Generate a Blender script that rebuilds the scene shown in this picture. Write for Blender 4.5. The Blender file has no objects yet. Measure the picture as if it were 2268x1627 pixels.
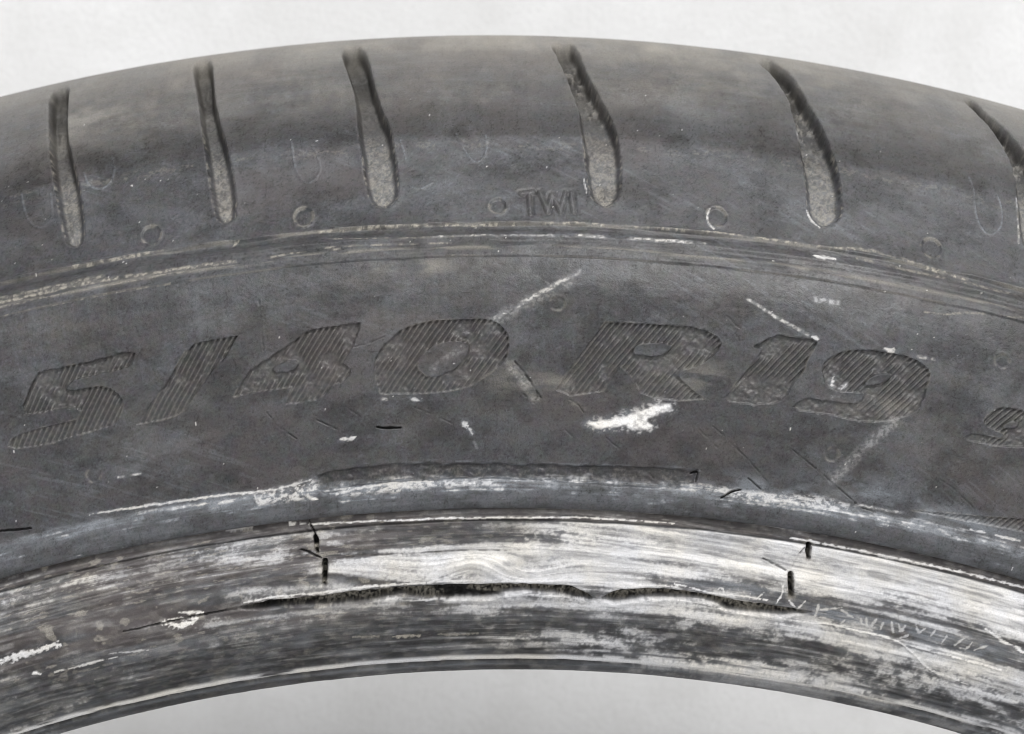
import bpy, math, random
import numpy as np
from mathutils import Matrix, Vector

C = bpy.context.scene.collection
scene = bpy.context.scene

# ------------------------------------------------------------------ camera
TOP = 0.2456                      # width of the tyre (m)
AXLE = 0.3443                     # height of its axis over the ground (m)
MM = 0.001

def rot(ax, a):
    return Matrix.Rotation(a, 3, ax)

cam_data = bpy.data.cameras.new('camera')
cam_data.sensor_width = 36.0
cam_data.lens = 36.0 * 4476.556192 / 2268.0
cam_data.clip_start = 0.01
cam_data.clip_end = 200.0
cam_data.dof.use_dof = True
cam_data.dof.focus_distance = 0.290
cam_data.dof.aperture_fstop = 44.0
cam = bpy.data.objects.new('camera', cam_data)
C.objects.link(cam)
R_w2c = rot('Z', 0.005793) @ rot('X', 0.023251) @ rot('Y', 0.028880)
UPRIGHT = Matrix(((1, 0, 0, 0), (0, 0, -1, TOP), (0, 1, 0, AXLE), (0, 0, 0, 1)))   # the tyre stands on its tread, front face at y = 0
cam.matrix_world = UPRIGHT @ Matrix.Translation(Vector((-5.830797 * MM, 291.743684 * MM, TOP + 286.436188 * MM))) @ R_w2c.transposed().to_4x4()
scene.camera = cam
scene.cycles.filter_width = 1.1
scene.cycles.use_denoising = True

# ------------------------------------------------------------------ daylight
SUN_EL, SUN_AZ = math.radians(54), math.radians(155)    # azimuth from +Y towards +X: high, in front, a little to the right
world = bpy.data.worlds.new('World')
scene.world = world
world.use_nodes = True
nt = world.node_tree
nt.nodes.clear()
sky = nt.nodes.new('ShaderNodeTexSky')
sky.sky_type = 'NISHITA'
sky.sun_disc = False
sky.sun_elevation = SUN_EL
sky.sun_rotation = SUN_AZ
sky.air_density = 1.0
sky.dust_density = 4.0
sky.ozone_density = 1.0
hsv = nt.nodes.new('ShaderNodeHueSaturation')            # overcast: the grey of a cloud layer
hsv.inputs['Saturation'].default_value = 0.12
bg = nt.nodes.new('ShaderNodeBackground')
bg.inputs['Strength'].default_value = 0.11
wo = nt.nodes.new('ShaderNodeOutputWorld')
nt.links.new(sky.outputs[0], hsv.inputs['Color'])
nt.links.new(hsv.outputs[0], bg.inputs['Color'])
nt.links.new(bg.outputs[0], wo.inputs['Surface'])

sun_data = bpy.data.lights.new('sun', 'SUN')
sun_data.energy = 1.5
sun_data.angle = math.radians(14)
sun_data.color = (1.0, 0.985, 0.965)
sun = bpy.data.objects.new('sun', sun_data)
C.objects.link(sun)
d = Vector((math.sin(SUN_AZ) * math.cos(SUN_EL), math.cos(SUN_AZ) * math.cos(SUN_EL), math.sin(SUN_EL)))
sun.rotation_euler = d.to_track_quat('Z', 'Y').to_euler()

scene.view_settings.view_transform = 'Standard'
scene.view_settings.look = 'None'
scene.view_settings.gamma = 1.0
scene.view_settings.exposure = 0.5

# ------------------------------------------------------------------ measured layout of the tyre surface
# (a, b): a runs along the circumference (4400 per radian), b across the profile; PROFILE rows are b, radius mm, depth mm
PROFILE = [[-612.41,344.2,122.5],[-587.21,344.18,120.4],[-562.01,344.17,118.3],[-536.8,344.15,116.2],[-511.6,344.13,114.1],[-486.4,344.1,112.0],[-457.59,344.06,109.6],[-428.78,344.01,107.2],[-399.97,343.96,104.8],[-371.16,343.89,102.4],[-342.35,343.8,100.0],[-313.51,343.69,97.6],[-284.66,343.56,95.2],[-255.81,343.41,92.8],[-226.95,343.26,90.4],[-198.1,343.1,88.0],[-169.22,342.94,85.6],[-140.34,342.77,83.2],[-111.46,342.59,80.8],[-82.58,342.4,78.4],[-53.7,342.2,76.0],[-27.16,342.01,73.8],[-0.61,341.82,71.59],[25.94,341.62,69.39],[52.47,341.38,67.19],[78.98,341.1,65.0],[79.31,340.75,62.69],[80.16,340.36,60.37],[81.62,339.92,58.07],[83.77,339.44,55.78],[86.69,338.9,53.5],[90.23,338.32,51.27],[94.42,337.71,49.05],[99.4,337.03,46.84],[105.31,336.3,44.66],[112.31,335.5,42.5],[119.65,334.71,40.55],[127.81,333.86,38.62],[136.87,332.97,36.72],[146.88,332.01,34.84],[157.9,331.0,33.0],[168.18,330.08,31.45],[179.18,329.13,29.92],[190.95,328.12,28.41],[203.46,327.08,26.94],[216.73,326.0,25.5],[228.48,325.06,24.31],[240.77,324.09,23.15],[253.62,323.09,22.0],[267.01,322.06,20.89],[280.96,321.0,19.8],[296.37,319.85,18.71],[312.59,318.66,17.66],[329.32,317.44,16.64],[346.26,316.21,15.63],[363.12,315.0,14.6],[379.88,313.8,13.56],[396.76,312.6,12.52],[413.76,311.4,11.48],[430.86,310.2,10.44],[448.09,309.0,9.4],[458.97,308.25,8.73],[469.82,307.5,8.06],[480.76,306.74,7.39],[491.91,305.98,6.73],[503.42,305.2,6.1],[514.85,304.43,5.5],[526.46,303.65,4.9],[538.35,302.85,4.33],[550.61,302.04,3.79],[563.34,301.2,3.3],[575.62,300.39,2.89],[588.31,299.56,2.52],[601.3,298.72,2.18],[614.51,297.86,1.87],[627.83,297.0,1.6],[646.0,295.83,1.3],[664.56,294.63,1.07],[683.37,293.42,0.89],[702.28,292.21,0.74],[721.16,291.0,0.6],[739.82,289.8,0.46],[758.54,288.61,0.35],[777.3,287.4,0.25],[796.08,286.2,0.17],[814.87,285.0,0.1],[833.6,283.8,0.05],[852.35,282.6,0.01],[871.09,281.4,-0.01],[889.83,280.2,-0.01],[908.54,279.0,0.0],[924.14,278.0,0.02],[939.72,277.0,0.04],[955.29,276.0,0.08],[970.82,275.0,0.13],[986.31,274.0,0.2],[995.6,273.4,0.26],[1004.86,272.8,0.34],[1014.1,272.2,0.41],[1023.37,271.6,0.47],[1032.69,271.0,0.5],[1037.05,270.72,0.5],[1041.44,270.44,0.51],[1045.83,270.15,0.51],[1050.19,269.88,0.49],[1054.52,269.6,0.45],[1058.7,269.34,0.38],[1062.84,269.08,0.28],[1066.96,268.82,0.18],[1071.11,268.56,0.08],[1075.3,268.3,0.0],[1079.67,268.02,-0.06],[1084.1,267.74,-0.11],[1088.54,267.46,-0.14],[1092.96,267.18,-0.16],[1097.3,266.9,-0.15],[1101.43,266.63,-0.13],[1105.61,266.36,-0.09],[1109.7,266.09,-0.04],[1113.58,265.84,0.04],[1117.12,265.6,0.15],[1119.34,265.45,0.25],[1121.39,265.31,0.36],[1123.35,265.17,0.49],[1125.25,265.03,0.62],[1127.14,264.9,0.75],[1128.53,264.8,0.85],[1129.82,264.71,0.97],[1131.13,264.61,1.08],[1132.54,264.51,1.18],[1134.17,264.4,1.25],[1136.33,264.26,1.29],[1138.76,264.1,1.31],[1141.34,263.93,1.31],[1143.95,263.76,1.3],[1146.49,263.6,1.3],[1151.41,263.28,1.33],[1156.32,262.96,1.36],[1161.22,262.64,1.39],[1166.12,262.32,1.42],[1171.03,262.0,1.45],[1184.85,261.1,1.52],[1198.72,260.2,1.57],[1212.58,259.3,1.63],[1226.36,258.4,1.7],[1240.01,257.5,1.8],[1253.79,256.59,1.93],[1267.5,255.68,2.09],[1281.09,254.78,2.26],[1294.49,253.89,2.46],[1307.64,253.0,2.7],[1319.69,252.18,2.95],[1331.59,251.37,3.22],[1343.28,250.57,3.52],[1354.7,249.78,3.85],[1365.79,249.0,4.2],[1375.77,248.3,4.55],[1385.53,247.6,4.93],[1395.02,246.92,5.33],[1404.19,246.25,5.75],[1412.98,245.6,6.2],[1420.89,245.01,6.64],[1428.51,244.43,7.1],[1435.82,243.87,7.58],[1442.82,243.33,8.08],[1449.47,242.8,8.6],[1454.57,242.39,9.02],[1459.57,241.99,9.44],[1464.32,241.6,9.87],[1468.65,241.23,10.33],[1472.42,240.9,10.8],[1474.96,240.66,11.18],[1477.28,240.44,11.57],[1479.3,240.24,11.97],[1480.96,240.05,12.38],[1482.19,239.9,12.8],[1482.79,239.77,13.27],[1485.87,239.69,13.74],[1491.75,239.63,14.23],[1497.63,239.57,14.72],[1503.5,239.5,15.2]]
GROOVES = [[[195,100],[207,92],[235,94],[245,124],[249,151],[255,212],[270,269],[281,322],[287,392],[287,433],[278,452],[264,455],[250,448],[243,441],[235,394],[227,311],[219,241],[211,155]],[[499,93],[519,88],[543,92],[557,139],[561,178],[572,227],[586,277],[596,326],[603,388],[604,430],[600,449],[591,455],[581,459],[571,457],[556,440],[549,370],[543,318],[540,270],[529,187],[515,131]],[[817,101],[838,92],[868,96],[885,133],[895,185],[910,240],[929,282],[934,323],[940,375],[941,419],[938,435],[931,445],[919,453],[908,457],[896,454],[884,446],[871,415],[866,353],[859,285],[858,223],[843,157]],[[1269,96],[1306,90],[1322,98],[1327,109],[1338,154],[1354,194],[1375,234],[1392,281],[1403,321],[1405,389],[1403,423],[1391,446],[1379,454],[1367,457],[1354,452],[1345,444],[1334,414],[1327,342],[1320,277],[1317,230],[1295,162],[1280,125]],[[1718,98],[1753,89],[1761,95],[1767,102],[1789,133],[1800,172],[1828,218],[1846,270],[1862,319],[1869,369],[1868,414],[1862,429],[1852,441],[1839,449],[1823,451],[1803,438],[1792,410],[1790,347],[1781,291],[1774,234],[1764,173],[1741,126]],[[2171,96],[2194,91],[2203,100],[2208,114],[2228,135],[2253,162],[2276,193],[2306,239],[2326,283],[2336,341],[2327,379],[2307,405],[2283,415],[2265,408],[2249,375],[2244,296],[2243,256],[2236,211],[2210,155],[2183,123]]]
CHARS = {"5":[[[[147,706],[172,706],[232,706],[306,704],[366,702],[355,729],[344,737],[279,740],[226,738],[209,749],[203,761],[248,763],[278,764],[300,775],[316,796],[320,814],[307,839],[291,857],[256,858],[207,861],[136,867],[49,856],[70,829],[146,826],[208,828],[217,822],[228,805],[187,796],[139,795],[92,792]]],[]],"/":[[[[493,708],[538,706],[585,705],[569,725],[556,747],[523,773],[470,830],[450,851],[424,861],[379,865],[338,864],[359,842],[429,772],[469,723]]],[]],"4":[[[[558,838],[580,809],[601,784],[642,763],[700,732],[731,713],[755,709],[801,706],[849,703],[843,723],[824,759],[804,790],[818,804],[820,813],[809,826],[796,835],[776,838],[761,857],[743,866],[670,869],[683,840],[686,832],[642,835],[602,836]]],[[[644,795],[678,774],[709,775],[695,799]]]],"0":[[[[868,803],[876,777],[901,751],[926,728],[956,716],[989,709],[1022,707],[1069,707],[1122,706],[1145,718],[1161,735],[1166,759],[1163,786],[1151,807],[1127,824],[1100,844],[1076,857],[1031,866],[976,869],[922,867],[881,866],[877,852],[867,824]]],[[[964,812],[966,795],[980,779],[1001,763],[1028,755],[1054,754],[1078,758],[1079,775],[1067,795],[1050,814],[1025,828],[998,833],[978,828]]]],"R":[[[[1373,708],[1449,707],[1522,706],[1553,705],[1587,710],[1614,721],[1626,734],[1621,754],[1602,774],[1577,793],[1546,803],[1537,818],[1568,843],[1601,863],[1540,873],[1490,872],[1457,861],[1440,839],[1424,818],[1409,805],[1395,830],[1373,863],[1301,876],[1267,862],[1287,833],[1325,777],[1353,736]]],[[[1434,774],[1439,758],[1455,750],[1520,747],[1510,767],[1488,777],[1451,780]]]],"1":[[[[1694,736],[1715,720],[1738,706],[1754,702],[1791,701],[1832,701],[1830,717],[1816,743],[1811,778],[1791,809],[1783,831],[1766,853],[1725,861],[1681,865],[1640,864],[1665,822],[1695,774],[1718,737],[1706,736]]],[]],"9":[[[[1850,765],[1854,744],[1878,723],[1898,713],[1940,703],[1990,701],[2042,702],[2075,716],[2086,728],[2084,753],[2081,785],[2076,813],[2050,835],[2001,857],[1943,866],[1879,861],[1792,864],[1815,834],[1874,829],[1925,829],[1947,820],[1952,801],[1916,804],[1886,808],[1862,799]]],[[[1945,782],[1959,761],[1991,747],[2004,753],[1985,771],[1959,782]]]]}
NINE = [[[[2221,798],[2240,773],[2262,763],[2302,760],[2337,767],[2347,780],[2345,806],[2338,829],[2317,842],[2278,852],[2234,855],[2185,857],[2201,838],[2240,835],[2275,834],[2276,822],[2246,819],[2226,814]]],[[[2264,810],[2274,795],[2293,788],[2300,793],[2285,806]]]]
TWI = [[[[1194,430],[1219,426]],[[1210,428],[1212,471]]],[[[1233,427],[1248,468],[1258,432],[1275,467],[1287,426]]],[[[1298,427],[1302,466]]]]
RT = [[423,456,20],[741,460,20],[1145,457,17],[1603,456,21],[2060,451,21]]
RS = [[223,954,16],[1903,948,16],[2233,665,16],[1269,671,16]]
RP = [[1912,1058,14]]
UM = [[[158,312],[165,365],[186,395],[208,392],[221,375],[219,325]],[[290,294],[297,323],[319,339],[345,329],[354,303],[350,273]],[[722,293],[726,348],[738,380],[757,389],[775,373],[781,347],[763,304]],[[1062,297],[1077,331],[1096,360],[1112,358],[1127,332],[1123,301]],[[947,307],[957,349]],[[966,410],[986,418],[1009,402]],[[2141,275],[2153,303],[2154,355],[2174,391],[2194,392],[2214,364],[2211,320],[2200,298]]]
SEG = [[[[100,536],[196,536],[296,535],[414,540],[513,541],[594,542]],9,0.62,"d"],[[[101,528],[206,528],[320,528]],5,0.5,"d"],[[[99,547],[214,548],[347,549],[499,549]],4,0.45,"d"],[[[256,495],[331,496],[389,495],[447,495]],5,0.7,"d"],[[[592,503],[604,496]],8,0.8,"d"],[[[670,542],[716,537],[813,538]],5,0.5,"d"],[[[766,494],[836,498],[912,493],[1057,499],[1160,496],[1266,492],[1379,494],[1515,494],[1669,492],[1826,494]],5,0.75,"d"],[[[784,514],[943,525],[1056,524]],3,0.4,"d"],[[[1009,524],[1056,523],[1150,523]],4,0.6,"c"],[[[1150,522],[1250,522]],3,0.5,"c"],[[[1250,522],[1339,520],[1427,521],[1515,519],[1576,520]],8,0.76,"c"],[[[783,532],[944,536],[1047,537]],4,0.5,"d"],[[[1811,516],[1854,516]],11,1.0,"c"],[[[1839,495],[1883,487],[1938,482],[2038,495],[2096,500],[2137,502]],8,0.75,"d"],[[[1902,503],[1999,511],[2097,512],[2195,511],[2262,509]],8,0.35,"d"],[[[2053,595],[2102,592],[2139,575],[2264,558]],5,0.4,"d"],[[[97,566],[456,569]],3,0.35,"d"],[[[1046,565],[1282,565]],3,0.25,"d"],[[[1133,708],[1225,652],[1315,598]],10,0.66,"c"],[[[1131,712],[1225,659],[1302,616]],30,0.16,"c"],[[[1166,806],[1196,842],[1224,884]],22,0.22,"c"],[[[1225,611],[1248,627]],4,0.4,"c"],[[[1674,631],[1708,647],[1750,670],[1810,692]],7,0.7,"c"],[[[1820,694],[1831,698]],9,0.95,"c"],[[[1817,611],[1864,611]],13,0.45,"c"],[[[1978,694],[2003,695]],10,0.8,"c"],[[[2054,697],[2068,697]],8,0.6,"c"],[[[2084,696],[2088,696]],7,0.5,"c"],[[[1877,779],[1876,797]],10,0.95,"c"],[[[1897,800],[1908,788]],9,0.75,"c"],[[[1881,821],[1895,817]],7,0.5,"c"],[[[1063,934],[1071,943]],12,0.8,"c"],[[[1074,949],[1083,961]],8,0.8,"c"],[[[1086,979],[1092,992]],5,0.6,"c"],[[[785,957],[817,957]],8,0.9,"c"],[[[949,878],[965,883]],10,0.8,"c"],[[[886,876],[893,876]],8,0.6,"c"],[[[277,969],[326,973]],5,0.7,"c"],[[[2131,1030],[2404,997]],4,0.2,"d"],[[[2031,850],[1985,905],[1944,963],[1915,999]],26,0.22,"c"],[[[1168,810],[1188,838],[1218,880]],20,0.16,"d"],[[[1302,887],[1330,905]],16,0.16,"d"],[[[1000,817],[1030,790],[1070,764]],20,0.14,"c"],[[[1588,440],[1581,458],[1584,475],[1597,484]],4,0.95,"c"],[[[1794,419],[1801,439],[1820,452]],4,0.95,"c"],[[[1325,391],[1331,426]],3,0.8,"c"],[[[1775,242],[1779,264]],5,0.6,"c"],[[[2243,296],[2250,395]],4,0.6,"c"],[[[195,1037],[352,1045],[488,1048],[582,1054],[656,1049],[709,1039]],6,0.9,"c"],[[[576,1060],[581,1079]],6,0.7,"c"],[[[705,1082],[716,1083]],8,0.95,"c"],[[[764,1077],[811,1070],[885,1061],[990,1063]],6,0.75,"c"],[[[1607,1051],[1664,1058],[1728,1058],[1792,1056]],5,0.5,"c"],[[[1983,1047],[2048,1047],[2102,1045]],6,0.6,"c"],[[[2255,1047],[2288,1047]],6,0.9,"c"],[[[2315,1046],[2375,1044]],6,0.8,"c"],[[[1900,1050],[1910,1043],[1922,1047],[1927,1058],[1920,1071],[1905,1070],[1898,1061],[1900,1050]],4,0.75,"c"],[[[644,1133],[729,1139],[868,1144],[1029,1147],[1169,1147],[1298,1145],[1390,1144],[1563,1144]],5,0.8,"c"],[[[1842,1146],[2007,1147],[2124,1148],[2419,1140]],7,0.8,"c"],[[[494,1131],[558,1132]],5,0.6,"c"],[[[509,1290],[577,1286],[666,1290],[722,1290],[801,1286],[901,1287],[1036,1286],[1147,1282]],6,0.75,"c"],[[[1148,1288],[1360,1285],[1495,1285],[1585,1283]],6,0.8,"c"],[[[301,1303],[337,1319],[379,1312],[387,1308]],12,0.95,"c"],[[[346,1288],[406,1297]],7,0.8,"c"],[[[310,1296],[386,1307]],6,0.9,"c"],[[[-110,1301],[-40,1299],[41,1298]],16,0.75,"c"],[[[-42,1344],[-27,1349]],8,0.9,"c"],[[[6,1354],[88,1355],[170,1355]],5,0.6,"c"],[[[150,1345],[251,1355]],5,0.45,"c"],[[[865,1315],[910,1323],[978,1325],[1091,1325],[1145,1320],[1227,1315],[1295,1324],[1376,1334],[1433,1336],[1523,1323],[1589,1311]],5,0.55,"c"],[[[1582,1313],[1651,1311],[1706,1324],[1773,1327],[1859,1324],[1930,1324],[1984,1319],[2077,1322],[2137,1322],[2186,1333],[2246,1367],[2300,1376],[2367,1379]],5,0.85,"c"],[[[2192,1328],[2262,1331],[2343,1330],[2446,1330]],6,0.85,"c"],[[[1577,1278],[1635,1284],[1672,1291],[1745,1287],[1814,1289]],5,0.8,"c"],[[[1688,1289],[1689,1275],[1701,1278],[1704,1289]],4,0.7,"c"],[[[1769,1293],[1768,1279]],4,0.7,"c"],[[[1785,1291],[1801,1274]],4,0.7,"c"],[[[1837,1293],[1847,1269],[1845,1249]],6,0.8,"c"],[[[1884,1295],[1867,1282]],5,0.7,"c"],[[[1890,1299],[1908,1278]],5,0.6,"c"],[[[1930,1324],[1940,1307],[1942,1282]],8,0.46,"c"],[[[1940,1307],[1974,1309],[1984,1319]],7,0.46,"c"],[[[1948,1291],[2000,1278]],6,0.46,"c"],[[[2001,1282],[2032,1295]],7,0.46,"c"],[[[2005,1316],[2013,1304]],6,0.46,"c"],[[[2036,1319],[2037,1308]],6,0.46,"c"],[[[2050,1291],[2059,1306]],7,0.46,"c"],[[[2065,1291],[2071,1304]],7,0.46,"c"],[[[2083,1306],[2090,1290]],7,0.46,"c"],[[[2107,1306],[2109,1289]],7,0.46,"c"],[[[2128,1287],[2140,1308]],7,0.46,"c"],[[[2147,1287],[2158,1306],[2165,1288]],7,0.46,"c"],[[[2162,1319],[2178,1308]],6,0.46,"c"],[[[2189,1281],[2202,1299],[2216,1284]],7,0.46,"c"],[[[2233,1299],[2241,1282]],6,0.46,"c"],[[[2266,1307],[2274,1283]],6,0.46,"c"],[[[2300,1305],[2316,1284]],7,0.46,"c"],[[[2312,1306],[2331,1308],[2338,1289]],7,0.46,"c"],[[[2352,1303],[2381,1285]],6,0.46,"c"],[[[2362,1253],[2409,1267],[2470,1277]],9,0.8,"c"],[[[764,1395],[833,1398]],6,0.55,"d"],[[[868,1402],[938,1403]],7,0.8,"d"],[[[985,1403],[1090,1402]],5,0.5,"d"]]
BLOB = [[[[567,1059],[656,1047],[710,1037],[731,1051],[717,1068],[705,1083],[652,1084],[584,1082]],0.5],[[[1621,1052],[1706,1055],[1791,1052],[1918,1042],[1985,1053],[1922,1071],[1794,1076],[1687,1077]],0.45],[[[779,1082],[885,1063],[990,1061],[1137,1066],[1137,1076],[990,1076],[884,1083]],0.5],[[[1342,934],[1373,928],[1411,918],[1462,898],[1495,884],[1526,880],[1529,891],[1507,903],[1480,917],[1476,924],[1492,931],[1481,941],[1454,944],[1429,936],[1395,943],[1363,943]],0.92]]
SOFT = [[1990,1304,90,24,0.7,"h"],[2164,1303,100,30,0.75,"h"],[2342,1305,100,36,0.7,"h"],[1741,1268,120,16,0.5,"h"],[960,585,90,16,0.25,"d"],[1168,845,60,30,0.12,"d"],[1268,849,60,26,0.16,"d"],[1595,819,80,40,0.14,"d"],[1990,822,90,30,0.14,"d"],[1768,1041,150,20,0.5,"h"],[1954,1008,110,30,0.4,"h"],[2076,1026,150,30,0.5,"h"],[2253,1039,150,30,0.45,"h"],[486,1059,130,14,0.4,"h"],[190,1061,160,16,0.35,"h"],[2000,646,140,120,0.06,"h"],[2096,373,180,90,0.05,"h"],[268,950,120,60,0.1,"h"],[291,182,60,45,0.16,"d"],[491,198,260,60,0.06,"d"],[860,81,900,40,0.12,"d"],[1731,119,600,60,0.1,"d"],[432,557,300,30,0.1,"h"],[720,637,260,60,0.07,"h"]]
CUTS = [[[[1178,800],[1212,845],[1236,881]],6,0.44],[[[1156,828],[1188,862],[1204,880]],5,0.3],[[[869,937],[893,941],[921,941]],7,0.6],[[[626,880],[644,912],[685,946]],4,0.35],[[[724,904],[762,927],[806,950]],3.5,0.3],[[[638,621],[636,693],[638,761]],3.5,0.22],[[[1764,1028],[1694,969],[1606,908]],3,0.2],[[[1809,949],[1887,993],[1983,1047]],3.5,0.3],[[[798,884],[856,929]],3,0.16],[[[948,894],[1040,938]],3,0.16],[[[1279,939],[1345,995]],3,0.16],[[[1378,959],[1438,1002],[1502,1048]],3,0.22],[[[1558,899],[1620,952],[1700,1009]],3,0.16],[[[1223,850],[1230,880],[1221,892]],4,0.3],[[[1301,883],[1319,892],[1333,912]],4,0.3],[[[-14,1025],[57,1036]],6,0.5],[[[1662,1078],[1686,1059],[1706,1054]],5,0.6],[[[1587,1031],[1603,1021],[1600,1048]],4,0.5],[[[1719,1027],[1757,1048],[1765,1060]],4,0.4],[[[1941,1020],[1978,1048],[2023,1057]],4,0.35],[[[2154,953],[2202,973],[2253,1002]],3,0.18],[[[1632,674],[1663,698]],3,0.14],[[[1987,618],[1979,666]],3,0.16],[[[1643,693],[1666,730]],3,0.12],[[[828,757],[866,750],[896,737]],3,0.18],[[[695,1047],[700,1076],[695,1126]],3,0.16],[[[692,1132],[698,1146],[704,1164]],4,0.5],[[[664,1191],[687,1200],[711,1214]],7,0.5],[[[665,1140],[683,1146],[695,1154]],5,0.35],[[[1784,1198],[1815,1208],[1851,1220]],7,0.44],[[[1892,1130],[1882,1150]],7,0.44],[[[1878,1162],[1866,1185],[1854,1214]],5,0.44],[[[1843,1250],[1856,1283]],3,0.2],[[[487,1301],[439,1301],[381,1303],[290,1304],[202,1304]],4,0.5],[[[906,1221],[1038,1219],[1191,1220]],4,0.3],[[[720,1219],[786,1219],[906,1220]],4,0.25],[[[1924,1300],[1964,1296]],4,0.4],[[[1088,869],[1099,905]],2.5,0.1],[[[2142,1193],[2199,1194]],3,0.1]]
SLOTS = [[[[703,1166],[703,1182],[703,1199]],10],[[[719,1221],[717,1240],[711,1271]],12],[[[1887,1153],[1894,1182]],11],[[[1858,1224],[1869,1271]],12]]
TEARS = [[[487,1300],[530,1298],[573,1294],[650,1298],[711,1298],[786,1295],[902,1295],[1035,1294],[1136,1295],[1208,1295],[1324,1298],[1364,1313],[1387,1326],[1364,1323],[1286,1316],[1209,1310],[1151,1315],[1124,1325],[977,1324],[923,1317],[901,1310],[822,1319],[745,1321],[704,1320],[627,1312],[551,1310],[513,1306]],[[1401,1322],[1421,1309],[1440,1302],[1517,1293],[1581,1291],[1656,1294],[1736,1300],[1814,1300],[1877,1300],[1926,1301],[1857,1318],[1771,1322],[1717,1325],[1691,1312],[1650,1305],[1581,1309],[1519,1314],[1472,1323],[1431,1330]]]
SCUFF = [[720,1034],[742,1023],[815,1020],[920,1019],[1033,1022],[1133,1025],[1220,1027],[1311,1027],[1418,1023],[1508,1023],[1547,1021],[1605,1019],[1601,1052],[1553,1070],[1453,1071],[1334,1071],[1168,1064],[989,1062],[881,1061],[810,1066],[737,1076],[718,1058]]
WEDGE = [[2110,1036],[2168,1028],[2226,1020],[2298,1008],[2368,994],[2442,981],[2454,1014],[2378,1023],[2304,1027],[2240,1032]]
COV = [[-11,1184,0.35],[101,1180,0.45],[213,1173,0.35],[325,1164,0.4],[435,1158,0.45],[552,1170,0.5],[613,1197,0.5],[650,1171,0.35],[725,1174,0.3],[811,1186,0.3],[920,1183,0.15],[1028,1178,0.15],[1137,1180,0.3],[1245,1184,0.55],[1354,1182,0.75],[1485,1180,0.85],[1627,1174,0.9],[1792,1175,0.95],[1958,1176,0.95],[2129,1186,0.95],[2297,1180,0.95],[2423,1179,0.9],[-23,1222,0.2],[142,1230,0.2],[311,1223,0.22],[422,1222,0.25],[530,1237,0.25],[641,1231,0.3],[764,1218,0.2],[773,1233,0.8],[861,1235,0.85],[950,1230,0.6],[1026,1238,0.85],[1136,1240,0.9],[1247,1244,0.65],[1357,1237,0.8],[1468,1236,0.85],[1580,1243,0.7],[1690,1233,0.9],[1860,1242,0.9],[2029,1236,0.8],[2199,1233,0.75],[2373,1234,0.7],[-37,1260,0.1],[-1,1316,0.3],[187,1270,0.15],[355,1271,0.2],[466,1279,0.3],[577,1284,0.6],[634,1280,0.4],[760,1257,0.3],[825,1272,0.45],[914,1268,0.6],[1025,1273,0.7],[1136,1285,0.85],[1248,1279,0.85],[1360,1282,0.8],[1472,1281,0.75],[1583,1268,0.5],[1695,1263,0.45],[1807,1259,0.45],[1924,1273,0.3],[2042,1285,0.3],[2151,1264,0.45],[2273,1279,0.35],[2391,1282,0.35],[42,1352,0.15],[225,1329,0.15],[334,1309,0.5],[457,1318,0.3],[569,1328,0.3],[738,1336,0.4],[852,1334,0.45],[965,1341,0.3],[1079,1344,0.55],[1170,1330,0.75],[1307,1328,0.45],[1422,1339,0.5],[1536,1332,0.6],[1650,1328,0.7],[1768,1341,0.75],[1884,1341,0.7],[2002,1343,0.75],[2122,1348,0.75],[2250,1368,0.6],[2383,1391,0.55],[-38,1396,0.2],[208,1378,0.25],[383,1378,0.2],[561,1362,0.2],[734,1366,0.15],[906,1373,0.1],[1021,1373,0.15],[1137,1370,0.35],[1252,1369,0.25],[1367,1366,0.25],[1483,1366,0.3],[1598,1363,0.4],[1717,1372,0.45],[1835,1373,0.4],[1956,1381,0.4],[2078,1387,0.5],[2209,1409,0.5],[2401,1419,0.4],[-60,1434,0.25],[128,1424,0.2],[311,1417,0.15],[549,1412,0.15],[670,1400,0.2],[787,1395,0.3],[903,1403,0.3],[1020,1408,0.25],[1113,1415,0.05],[1161,1425,0.6],[1255,1419,0.4],[1372,1411,0.55],[1490,1411,0.6],[1608,1407,0.4],[1728,1411,0.3],[1846,1407,0.25],[1967,1411,0.25],[2220,1428,0.2],[2421,1446,0.2],[-131,1448,0.5],[-14,1456,0.45],[175,1449,0.3],[358,1446,0.25],[541,1441,0.2],[720,1440,0.2],[899,1437,0.2],[1018,1438,0.15],[1137,1440,0.15],[1257,1439,0.3],[1376,1436,0.55],[1494,1431,0.6],[1614,1432,0.7],[1734,1431,0.75],[1855,1432,0.9],[1940,1430,0.85],[2037,1430,0.6],[2162,1434,0.65],[2226,1437,0.6],[2304,1442,0.5],[2429,1456,0.25]]
COVP = [[30,1059,0.35],[191,1056,0.45],[349,1062,0.55],[507,1067,0.65],[633,1069,0.75],[714,1098,0.4],[779,1079,0.7],[874,1076,0.75],[1032,1073,0.7],[1168,1072,0.65],[1348,1082,0.6],[1506,1083,0.55],[1644,1071,0.7],[1771,1066,0.85],[1878,1061,0.85],[1985,1059,0.75],[2093,1054,0.7],[2257,1054,0.7],[2377,1049,0.65],[19,1103,0.2],[290,1097,0.2],[502,1102,0.15],[713,1108,0.08],[925,1109,0.08],[1168,1110,0.12],[1455,1109,0.15],[1669,1104,0.2],[1830,1104,0.15],[1994,1108,0.12],[2158,1107,0.1],[2325,1109,0.12],[2396,1117,0.1]]

# ------------------------------------------------------------------ noise
_rs = np.random.RandomState(7)
_TAB = _rs.rand(512, 512).astype(np.float32)

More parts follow.
